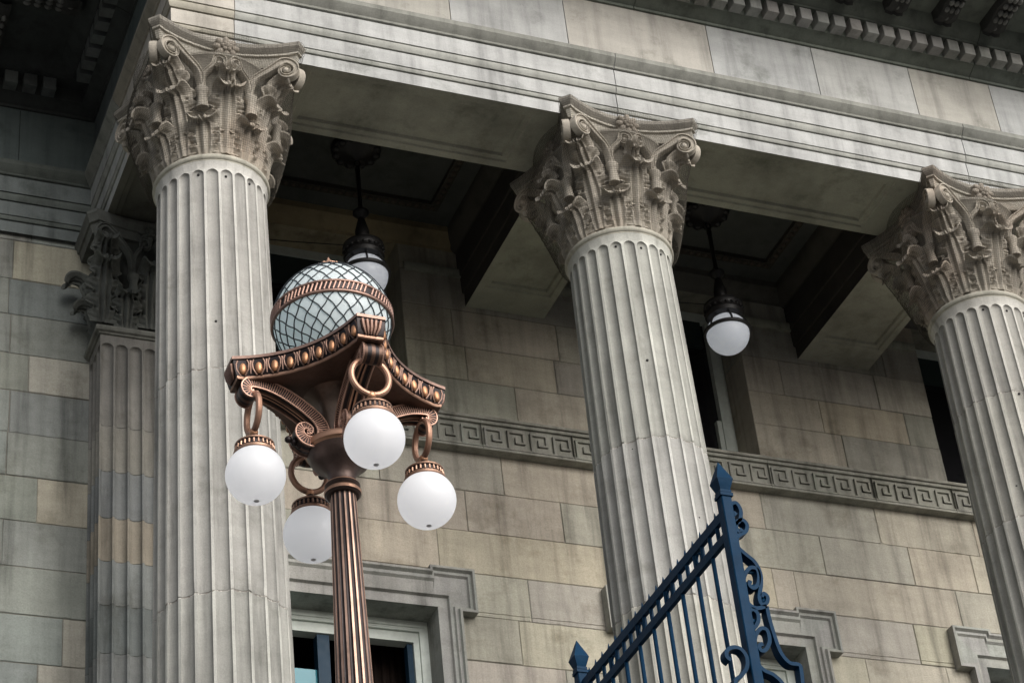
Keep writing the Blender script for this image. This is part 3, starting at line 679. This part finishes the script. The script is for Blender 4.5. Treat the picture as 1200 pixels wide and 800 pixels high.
# fluted shaft
m = MB(); nf = 16; T = [-1, -.9, -.55, 0, .55, .9, 1]; rows = []
for z in (-8.235, -8.26, -8.30, -9.2, -10.2, -11.0):
    r = .061 + (.083-.061)*(-8.25-z)/.95; row = []
    for f in range(nf):
        for t in T: a = (f + .5*.66*t)*2*PI/nf; q = r - .30*r*(PI/nf)*1.9*math.sqrt(1-t*t)*(1 if z < -8.24 else 0); row.append((q*math.cos(a), q*math.sin(a), z))
    rows.append(row)
m.grid(np.array(rows), closev=True, col=lambda i, j: (.44, .29, .22) if j % 7 == 6 else (MBZ if j % 7 in (0, 5) else DB)); lp(m, 'shaft', ang=25)
m = MB(); m.lathe([(.33, TERR), (.33, TERR+.12), (.27, TERR+.16), (.25, TERR+.3), (.2, TERR+.36), (.19, -11.3), (.15, -11.2), (.16, -11.12), (.13, -11.0), (.11, -10.99)], 32, col=DB); lp(m, 'base')
m = MB()
prof = [(.055, -8.24), (.075, -8.238), (.086, -8.228), (.088, -8.215), (.078, -8.203), (.070, -8.200), (.078, -8.192), (.084, -8.182), (.078, -8.172), (.066, -8.165), (.062, -8.145), (.066, -8.125), (.082, -8.10), (.110, -8.075), (.135, -8.055),
        (.150, -8.03), (.158, -8.008), (.162, -8.0), (.170, -7.995), (.174, -7.98), (.168, -7.962), (.150, -7.95), (.12, -7.945), (.05, -7.94)]
m.lathe(prof, 48, col=lambda i, j: (.34, .195, .13) if i in (2, 3, 7, 8, 18, 19, 20) else ((.26, .145, .09) if i in (16, 17, 21) else (.075, .050, .042))); lp(m, 'bowl')
m = MB()
m.lathe([(.085, -7.95), (.085, -7.93), (.078, -7.92), (.080, -7.88), (.084, -7.80), (.098, -7.74), (.13, -7.70), (.17, -7.688)], 32, col=(.19, .135, .105)); lp(m, 'core')
# platform: concave-sided abacus with egg and dart
def plat(off, n=16):
    R, ch, mid = .535, .070, .335; pts = []
    for k in range(4):
        a0 = k*PI/2; c, s_ = math.cos(a0), math.sin(a0)
        p0 = np.array([R*c - ch*s_, R*s_ + ch*c]); a1 = a0+PI/2; c1, s1 = math.cos(a1), math.sin(a1)
        q0 = np.array([R*c + ch*s_, R*s_ - ch*c]); p1 = np.array([R*c1 + ch*s1, R*s1 - ch*c1])
        am = a0+PI/4; pm = mid*np.array([math.cos(am), math.sin(am)])
        ctl = 2*pm - .5*(p0+p1)
        pts.append(q0)
        for t in np.linspace(0, 1, n): pts.append((1-t)**2*p0 + 2*t*(1-t)*ctl + t*t*p1)
        pts.pop()
        pts.append(p1) if False else None
    p = np.array(pts); t = np.roll(p, -1, 0) - np.roll(p, 1, 0); t /= np.linalg.norm(t, axis=1)[:, None]; nn = np.stack([t[:, 1], -t[:, 0]], 1)
    return p + nn*off, nn
ppr = [(-.20, -7.690), (-.030, -7.690), (-.026, -7.685), (-.026, -7.674), (-.022, -7.668), (-.014, -7.64), (-.008, -7.605), (-.008, -7.592), (0, -7.588), (0, -7.572), (-.012, -7.568), (-.2, -7.56)]
m = MB(); m.grid(np.array([[(x, y, z) for x, y in (plat(o)[0] if o > -.1 else plat(-.03)[0]*.3)] for o, z in ppr]), closev=True, col=lambda i, j: (.26, .165, .13) if i in (8, 9) else (.13, .085, .065) if i == 0 else (.30, .175, .12) if i in (1, 2) else DB)
b0 = plat(-.03)[0]*.3; m.add([(x, y, -7.690) for x, y in b0], [tuple(range(len(b0)))[::-1]], (.13, .085, .065)); m.add([(x, y, -7.56) for x, y in b0], [tuple(range(len(b0)))], DB)
pl = lp(m, 'platform', ang=30)
m = MB(); pp, nn = plat(-.012, 16); L_ = len(pp); per = L_//4
for k in range(4):
    seg = pp[k*per+1:(k+1)*per+1]; seg = np.vstack([seg, pp[((k+1)*per) % L_][None]])
    sn = nn[k*per+1:(k+1)*per+1]; sn = np.vstack([sn, sn[-1:]])
    dd = np.r_[0, np.cumsum(np.linalg.norm(np.diff(seg, axis=0), axis=1))]; ne = 9
    for e in range(ne):
        t = (e+.5)/ne*dd[-1]; x = np.interp(t, dd, seg[:, 0]); y = np.interp(t, dd, seg[:, 1]); a = np.interp(t, dd, np.unwrap(np.arctan2(sn[:, 1], sn[:, 0])))
        R = np.array(Matrix.Rotation(a, 3, 'Z') @ Matrix.Rotation(-.2, 3, 'Y'))
        m.sphere((x-.008*math.cos(a), y-.008*math.sin(a), -7.632), .034, 12, 8, (.46, .235, .125), (.55, .58, 1.12), R)
        for sg in (-1, 1):
            w_ = [(x-.012*math.cos(a) + math.cos(a)*.006 - sg*math.sin(a)*q, y-.012*math.sin(a)+math.sin(a)*.006 + sg*math.cos(a)*q, zz) for q, zz in ((.022, -7.596), (.030, -7.615), (.027, -7.645), (.010, -7.674))]
            w_ = [(px+math.cos(a)*d_, py+math.sin(a)*d_, zz) for (px, py, zz), d_ in zip(w_, (.013, .011, .006, -.002))]
            m.tube(w_, .0050, 6, col=(.16, .095, .07))
        t2 = e/ne*dd[-1]
        if e:
            x = np.interp(t2, dd, seg[:, 0]); y = np.interp(t2, dd, seg[:, 1]); a = np.interp(t2, dd, np.unwrap(np.arctan2(sn[:, 1], sn[:, 0])))
            m.tube([(x+.004*math.cos(a), y+.004*math.sin(a), -7.60), (x-.004*math.cos(a), y-.004*math.sin(a), -7.668)], [.008, .002], 6, col=(.17, .10, .075))
    a0 = k*PI/2                                                        # leaf on the chamfered corner
    for q in (-.045, -.022, 0, .022, .045): m.tube([(.533*math.cos(a0)-q*math.sin(a0), .533*math.sin(a0)+q*math.cos(a0), -7.60), (.528*math.cos(a0)-q*.85*math.sin(a0), .528*math.sin(a0)+q*.85*math.cos(a0), -7.64), (.516*math.cos(a0)-q*.55*math.sin(a0), .516*math.sin(a0)+q*.55*math.cos(a0), -7.672)], [.009, .010, .004], 6, col=(.17, .10, .075))
lp(m, 'egg_and_dart', parent=pl, ang=50)
# orb
ORZ, ORR = -7.224, .29
m = MB(); m.sphere((0, 0, ORZ), ORR, 72, 40, lambda i, j: (.92, .972, .98)); orb = lp(m, 'orb', M['teal'])
m = MB(); NS = 24
merc = lambda la: math.log(math.tan(PI/4+la/2)); gd = lambda y: 2*math.atan(math.exp(y))-PI/2
ytop = merc(math.radians(70))
for sg in (1, -1):
    for k in range(NS):
        for half in (1, -1):
            pts = []
            y0_ = merc(math.radians(4.5))
            for q in np.linspace(y0_, ytop, 40):
                la = gd(q)*half; th = k*2*PI/NS + sg*(q-y0_)*.80 + .012*math.sin(q*12*2); r = ORR+.002
                pts.append((r*math.cos(la)*math.cos(th), r*math.cos(la)*math.sin(th), ORZ+r*math.sin(la)))
            m.tube(pts, .0033, 5)
lp(m, 'lead_lattice', M['lead'], parent=orb, ang=60)
m = MB(); rp = []
for dz, rr_ in ((.030, .008), (-.030, .009)):
    m = MB(); m.tube([((ORR+.004)*math.cos(a), (ORR+.004)*math.sin(a), ORZ+dz) for a in np.arange(72)*2*PI/72], rr_, 8, True, (.30, .19, .15))
    lp(m, 'band_rim', parent=orb, ang=50)
m = MB(); m.lathe([(ORR+.001, ORZ-.030), (ORR+.004, ORZ-.028), (ORR+.005, ORZ+.028), (ORR+.001, ORZ+.030)], 72, col=DB, caps=False)
for k in range(84):
    a = k*2*PI/84
    if k % 21 == 4: m.box(0, 0, 0, 0, 0, 0); continue
    m.tube([((ORR+.007)*math.cos(a+t*.05), (ORR+.007)*math.sin(a+t*.05), ORZ-.021+.042*t) for t in (0, .3, .7, 1)], .0055, 6, col=(.30, .185, .145))
m.f = [f for f in m.f]; lp(m, 'band', parent=orb, ang=50)
m = MB(); m.lathe([(.10, ORZ+.268), (.10, ORZ+.285), (.075, ORZ+.292), (.060, ORZ+.308), (.070, ORZ+.316), (.072, ORZ+.325), (.054, ORZ+.332), (.020, ORZ+.342), (.011, ORZ+.358), (.015, ORZ+.368), (.003, ORZ+.400)], 24, col=(.42, .25, .17))
for k in range(14): a = k*2*PI/14; m.sphere((.070*math.cos(a), .070*math.sin(a), ORZ+.320), .009, 8, 6, (.5, .3, .2))
lp(m, 'finial', parent=orb)
m = MB(); m.lathe([(.24, -7.562), (.22, -7.55), (.19, -7.52), (.15, -7.50), (.13, -7.49)], 36, col=DB)
for k in range(24): a = k*2*PI/24; m.sphere((.205*math.cos(a), .205*math.sin(a), -7.532), .014, 8, 6, (.45, .25, .15))
lp(m, 'orb_seat')
# arms, rings, globes
cen = spline([(.425, -7.745), (.432, -7.764), (.450, -7.766), (.466, -7.750), (.468, -7.724), (.448, -7.703), (.41, -7.699), (.355, -7.708), (.29, -7.733), (.22, -7.773), (.16, -7.817), (.116, -7.862), (.097, -7.91), (.105, -7.953), (.138, -7.982),
              (.183, -7.981), (.213, -7.950), (.208, -7.914), (.183, -7.900), (.161, -7.914), (.165, -7.935), (.180, -7.936)], 96)
hh = np.interp(np.linspace(0, 1, 96), [0, .14, .3, .55, .7, .82, 1], [.011, .023, .030, .031, .027, .018, .007])
def arm_mb():
    m = MB(); T = np.gradient(cen, axis=0); T /= np.linalg.norm(T, axis=1)[:, None]; NN = np.stack([-T[:, 1], T[:, 0]], 1); W = .047
    sec = [(1, -1), (.8, -.8), (.8, -.45), (1, -.3), (1, -.12), (.8, 0), (1, .12), (1, .3), (.8, .45), (.8, .8), (1, 1), (-1, 1), (-.85, .6), (-1, .2), (-1, -.2), (-.85, -.6), (-1, -1)]
    rows = []
    for i in range(96):
        rows.append([(cen[i][0]+NN[i][0]*a*hh[i], b*W, cen[i][1]+NN[i][1]*a*hh[i]) for a, b in sec])
    cm = [MBZ, DB, MBZ, (.45, .24, .15), DB, DB, (.45, .24, .15), MBZ, DB, MBZ, DB, MBZ, DB, MBZ, DB, MBZ, DB]
    m.grid(np.array(rows), closev=True, col=lambda i, j: cm[j]); n = len(sec)
    for e in (0, 95): m.add(rows[e], [tuple(range(n))], MBZ)
    for sg in (-1, 1):
        for side_ in (1, -1):
            m.tube([(cen[i][0]+NN[i][0]*side_*hh[i]*.95, sg*(W+.001), cen[i][1]+NN[i][1]*side_*hh[i]*.95) for i in range(96)], .0045, 6, col=(.46, .28, .21))
        d = np.r_[0, np.cumsum(np.linalg.norm(np.diff(cen, axis=0), axis=1))]; nr = 78
        for k in range(nr):
            t = d[-1]*(k+.5)/nr; x, z, nx, nz, h_ = [np.interp(t, d, q) for q in (cen[:, 0], cen[:, 1], NN[:, 0], NN[:, 1], hh)]
            if h_ < .010: continue
            m.tube([(x-nx*h_*.8, sg*(W+.001), z-nz*h_*.8), (x+nx*h_*.8, sg*(W+.001), z+nz*h_*.8)], .0028, 5, col=(.46, .27, .20))
    for k in range(3): m.sphere((.20+.028*k, 0, -7.985+.012*k), .018, 10, 6, DB)
    return m
armm = arm_mb().mesh('arm', M['bronze'], 40)
rm = MB(); rm.tube([(.425, .092*math.sin(a), -7.848+.098*math.cos(a)) for a in np.arange(48)*2*PI/48], .0155, 10, True, (.36, .205, .14)); rm.sphere((.425, 0, -7.952), .022, 12, 8, (.55, .29, .17)); ringm = rm.mesh('ring', M['bronze'])
cp = MB(); GX, GZ = .423, -8.187
cp.lathe([(.095, -8.088), (.100, -8.082), (.100, -8.072), (.094, -8.066), (.090, -8.064), (.086, -8.040), (.092, -8.034), (.093, -8.026), (.086, -8.020), (.06, -8.012), (.03, -8.0), (.016, -7.985), (.014, -7.955)], 36, GX, 0, col=lambda i, j: (.30, .18, .125) if i in (0, 1, 2, 6, 7) else DB)
for k in range(26): a = k*2*PI/26; cp.tube([(GX+.091*math.cos(a), .091*math.sin(a), -8.062), (GX+.088*math.cos(a), .088*math.sin(a), -8.040)], .0052, 6, col=(.40, .24, .165))
capm = cp.mesh('cap', M['bronze'], 40)
gm = MB(); gm.sphere((GX, 0, GZ), .14, 48, 32); globem = gm.mesh('globe', M['opal'])
vm_ = MB(); vm_.lathe([(.013, GZ-.1396), (.012, GZ-.1415), (.007, GZ-.143), (.003, GZ-.144)], 16, GX, 0, (.10, .09, .09)); ventm = vm_.mesh('vent', M['vent'])
for k in range(4):
    a = math.radians(182) + k*PI/2
    ar = link('arm', armm, lamp, lo, a); link('ring', ringm, lamp, lo, a)
    gl = link('globe', globem, lamp, lo, a); link('cap', capm, gl); link('vent', ventm, gl)

# ------------------------------------------------------------------ iron gate
GXX, GY0, GY1 = -1.003, -9.863, -8.515
gate = empty('iron_gate', (GXX, GY0, TERR)); tag(gate, 'dark blue iron gate of slim bars with spear posts and a scrolled side bracket', 'gate')
go = Vector((-GXX, -GY0, -TERR))
def gp(m, name, ang=30, parent=None):
    o = m.build(name, M['blue'], parent or gate, ang)
    if parent is None: o.location = go
    return o
for y in (GY0, GY1):
    m = MB(); w = .0205; x = GXX
    m.cbox(x-w, x+w, y-w, y+w, TERR, -9.665, .003)
    for z0, z1, q in ((-9.668, -9.655, .0255), (-9.652, -9.641, .0225)): m.box(x-q, x+q, y-q, y+q, z0, z1)
    P = []
    for q, z in ((.019, -9.641), (.0315, -9.600), (.032, -9.597), (.0008, -9.512)): P.append([(x-q, y-q, z), (x+q, y-q, z), (x+q, y+q, z), (x-q, y+q, z)])
    m.grid(np.array(P), closev=True); gp(m, 'post', 15)
for z0, z1 in ((-9.743, -9.706), (-9.830, -9.796), (-11.8, -11.74)):
    m = MB(); m.box(GXX-.009, GXX+.009, GY0+.0236, GY1-.0236, z0, z1); gp(m, 'rail', 20)
y = GY0+.085; k = 0
while y < GY1-.05:
    m = MB(); long_ = k % 2 == 1
    m.tube([(GXX, y, -11.95 if long_ else -9.80), (GXX, y, -9.71), (GXX, y, -9.700), (GXX, y, -9.678)], [.0085, .0085, .006, .001], 8)
    m.box(GXX-.003, GXX+.003, y-.0105, y+.0105, -9.797, -9.742)
    gp(m, 'bar', 40); y += .0655; k += 1
y = GY0+.085+.0655*2.5
while y < GY1-.1:
    m = MB(); m.tube([(GXX, y+.017*math.cos(a), -9.774+.022*math.sin(a)) for a in np.arange(20)*2*PI/20], .005, 6, True); gp(m, 'oval', 40); y += .262
def scroll(pts, w=.036, t=.0072, n=48):
    m = MB(); p = spline(pts, n); T = np.gradient(p, axis=0); T /= np.linalg.norm(T, axis=1)[:, None]; rows = []
    for i in range(n):
        nx, nz = -T[i][1], T[i][0]
        rows.append([(GXX+p[i][0]+nx*a*t, GY0+b*w*.5, p[i][1]+nz*a*t) for a, b in ((-1, -1), (1, -1), (1, 1), (-1, 1))])
    m.grid(np.array(rows), closev=True); 
    for e in (0, n-1): m.add(rows[e], [(0, 1, 2, 3)])
    gp(m, 'scroll', 40)
dx = .004
S_ = {'a': [(.005,-9.766),(.018,-9.781),(.040,-9.762),(.050,-9.722),(.038,-9.692),(.016,-9.699),(.010,-9.726),(.018,-9.742),(.029,-9.732)],
 'b': [(.002,-9.85),(.03,-9.826),(.056,-9.808),(.065,-9.779),(.05,-9.761),(.026,-9.773),(.020,-9.797),(.030,-9.812),(.042,-9.800)],
 'c': [(.002,-9.841),(.010,-9.876),(.038,-9.905),(.07,-9.934),(.084,-9.976),(.079,-10.025),(.062,-10.078),(.068,-10.106),(.089,-10.096),(.096,-10.072),(.083,-10.060),(.072,-10.074)],
 'd': [(.086,-10.111),(.042,-10.124),(.012,-10.104),(.005,-10.056),(.016,-10.001),(.044,-9.962),(.071,-9.961),(.077,-9.988),(.066,-10.025),(.046,-10.043),(.032,-10.032),(.038,-10.014)],
 'e': [(-.009,-10.207),(.018,-10.206),(.040,-10.178),(.044,-10.146),(.027,-10.130),(.010,-10.146),(.008,-10.170),(.022,-10.178)],
 'f': [(.086,-10.111),(.087,-10.153),(.094,-10.216),(.107,-10.288),(.135,-10.328),(.172,-10.333),(.176,-10.36),(.172,-10.45),(.19,-10.6)],
 'g': [(.008,-10.305),(.016,-10.246),(.043,-10.206),(.069,-10.208),(.072,-10.25),(.052,-10.286),(.032,-10.292),(.028,-10.274),(.044,-10.264)],
 'h': [(.005,-10.31),(.006,-10.341),(.03,-10.369),(.068,-10.386),(.10,-10.43),(.13,-10.55),(.15,-10.7)],
 'i': [(-.093,-10.343),(-.107,-10.330),(-.101,-10.306),(-.074,-10.291),(-.046,-10.296),(-.03,-10.325),(-.036,-10.365),(-.062,-10.399),(-.09,-10.43),(-.06,-10.52)]}
for k in S_: scroll(S_[k])
m = MB(); m.tube([(GXX+.03, GY0, -9.972), (GXX+.075, GY0, -9.968)], .006, 6); m.sphere((GXX+.056, GY0, -10.03), .012, 8, 6); m.sphere((GXX+.084, GY0, -10.083), .012, 8, 6); m.sphere((GXX+.03, GY0, -10.17), .010, 8, 6); gp(m, 'boss', 40)

# ------------------------------------------------------------------ pendant lanterns
for i, lab in ((0, 'dark iron pendant lantern hanging behind the leaded orb, between the corner and middle columns'), (1, 'dark iron pendant lantern with a white globe hanging right of the middle column')):
    px, py = BAYS[i], 1.60; p = empty('pendant_lantern', (px, py, 2.33)); tag(p, lab, 'hanging lamp', 'pendant lanterns under the portico ceiling')
    zo = Vector((0, 0, -2.33))
    def pp_(m, n, mat=None, ang=40, par=None):
        o = m.build(n, mat or M['iron'], par or p, ang)
        if par is None: o.location = zo
        return o
    m = MB(); m.lathe([(.02, 2.14), (.05, 2.17), (.10, 2.20), (.20, 2.24), (.26, 2.27), (.27, 2.30), (.27, 2.328)], 32)
    for k in range(12): a = k*PI/6; m.sphere((.22*math.cos(a), .22*math.sin(a), 2.255), .05, 8, 6, (1, 1, 1), (1, 1, .6))
    pp_(m, 'ceiling_rose')
    m = MB(); m.tube([(.03*math.cos(a), 0, 2.10+.04*math.sin(a)) for a in np.arange(16)*2*PI/16], .01, 6, True)
    m.lathe([(.022, 1.95), (.03, 2.0), (.02, 2.06)], 12); m.lathe([(.024, 1.46), (.024, 1.98)], 12); m.lathe([(.03, 1.34), (.06, 1.38), (.085, 1.41), (.085, 1.43), (.05, 1.46), (.024, 1.50)], 20)
    m.lathe([(.055, 1.04), (.075, 1.10), (.075, 1.18), (.05, 1.28), (.03, 1.36)], 20); pp_(m, 'stem')
    m = MB(); m.lathe([(.17, .795), (.20, .80), (.215, .84), (.20, .87), (.205, .92), (.22, .94), (.215, .97), (.16, 1.0), (.09, 1.03), (.05, 1.06)], 32)
    for k in range(20): a = k*PI/10; m.sphere((.205*math.cos(a), .205*math.sin(a), .895), .018, 8, 5)
    pp_(m, 'cap')
    m = MB(); m.sphere((0, 0, .59), .235, 40, 24); gl = pp_(m, 'globe', M['opal_dim'])
    m = MB(); m.tube([(.246*math.cos(a), .246*math.sin(a), .61) for a in np.arange(48)*2*PI/48], .022, 8, True)
    for k in range(6):
        a = k*PI/3+.3; m.tube([(.244*math.cos(t)*math.cos(a), .244*math.cos(t)*math.sin(a), .59+.244*math.sin(t)) for t in np.linspace(.05, 1.1, 10)], .012, 6)
    pp_(m, 'cage')
    m = MB(); m.tube([(-.15, .05, 1.0), (-.6, .55, 1.35), (-1.05, 1.15, 1.80)], .006, 6); pp_(m, 'cable')

# ------------------------------------------------------------------ camera, light, sky
cam = bpy.data.cameras.new('camera'); co = bpy.data.objects.new('camera', cam); COL.objects.link(co)
yaw, pit, rol = 0.44071595, 0.6245324, -0.11708406
fwd = Vector((math.sin(yaw)*math.cos(pit), math.cos(yaw)*math.cos(pit), math.sin(pit))); rt = Vector((math.cos(yaw), -math.sin(yaw), 0)); up = rt.cross(fwd)
r2 = math.cos(rol)*rt + math.sin(rol)*up; u2 = -math.sin(rol)*rt + math.cos(rol)*up
mw = Matrix((r2, u2, -fwd)).transposed().to_4x4(); mw.translation = (-4.69896162, -16.07469334, -14.0511778); co.matrix_world = mw
cam.sensor_width = 36; cam.lens = 36*2731.15/1200; cam.clip_end = 2000; SC.camera = co
SUN_EL, SUN_AZ = math.radians(32), math.radians(162)                   # azimuth from +Y (north) clockwise
w = bpy.data.worlds.new('World'); SC.world = w; w.use_nodes = True; nt = w.node_tree
sky = nt.nodes.new('ShaderNodeTexSky'); sky.sky_type = 'NISHITA'; sky.sun_disc = False; sky.sun_elevation = SUN_EL; sky.sun_rotation = SUN_AZ; sky.dust_density = 4; sky.air_density = 1; sky.ozone_density = 1
hs = nt.nodes.new('ShaderNodeHueSaturation'); hs.inputs['Saturation'].default_value = .42; hs.inputs['Value'].default_value = 1.0
nt.links.new(sky.outputs[0], hs.inputs['Color']); nt.links.new(hs.outputs[0], nt.nodes['Background'].inputs['Color']); nt.nodes['Background'].inputs['Strength'].default_value = .065
sl = bpy.data.lights.new('sun', 'SUN'); so = bpy.data.objects.new('sun', sl); COL.objects.link(so); sl.energy = 1.35; sl.angle = math.radians(65); sl.color = (1, .985, .97)
d = Vector((math.sin(SUN_AZ)*math.cos(SUN_EL), math.cos(SUN_AZ)*math.cos(SUN_EL), math.sin(SUN_EL))); so.rotation_euler = d.to_track_quat('Z', 'Y').to_euler()
vs = SC.view_settings; vs.view_transform = 'Standard'; vs.look = 'None'; vs.exposure = 1.2; vs.gamma = 1; vs.use_curve_mapping = False
SC.cycles.max_bounces = 10; SC.cycles.diffuse_bounces = 5; SC.cycles.transmission_bounces = 8
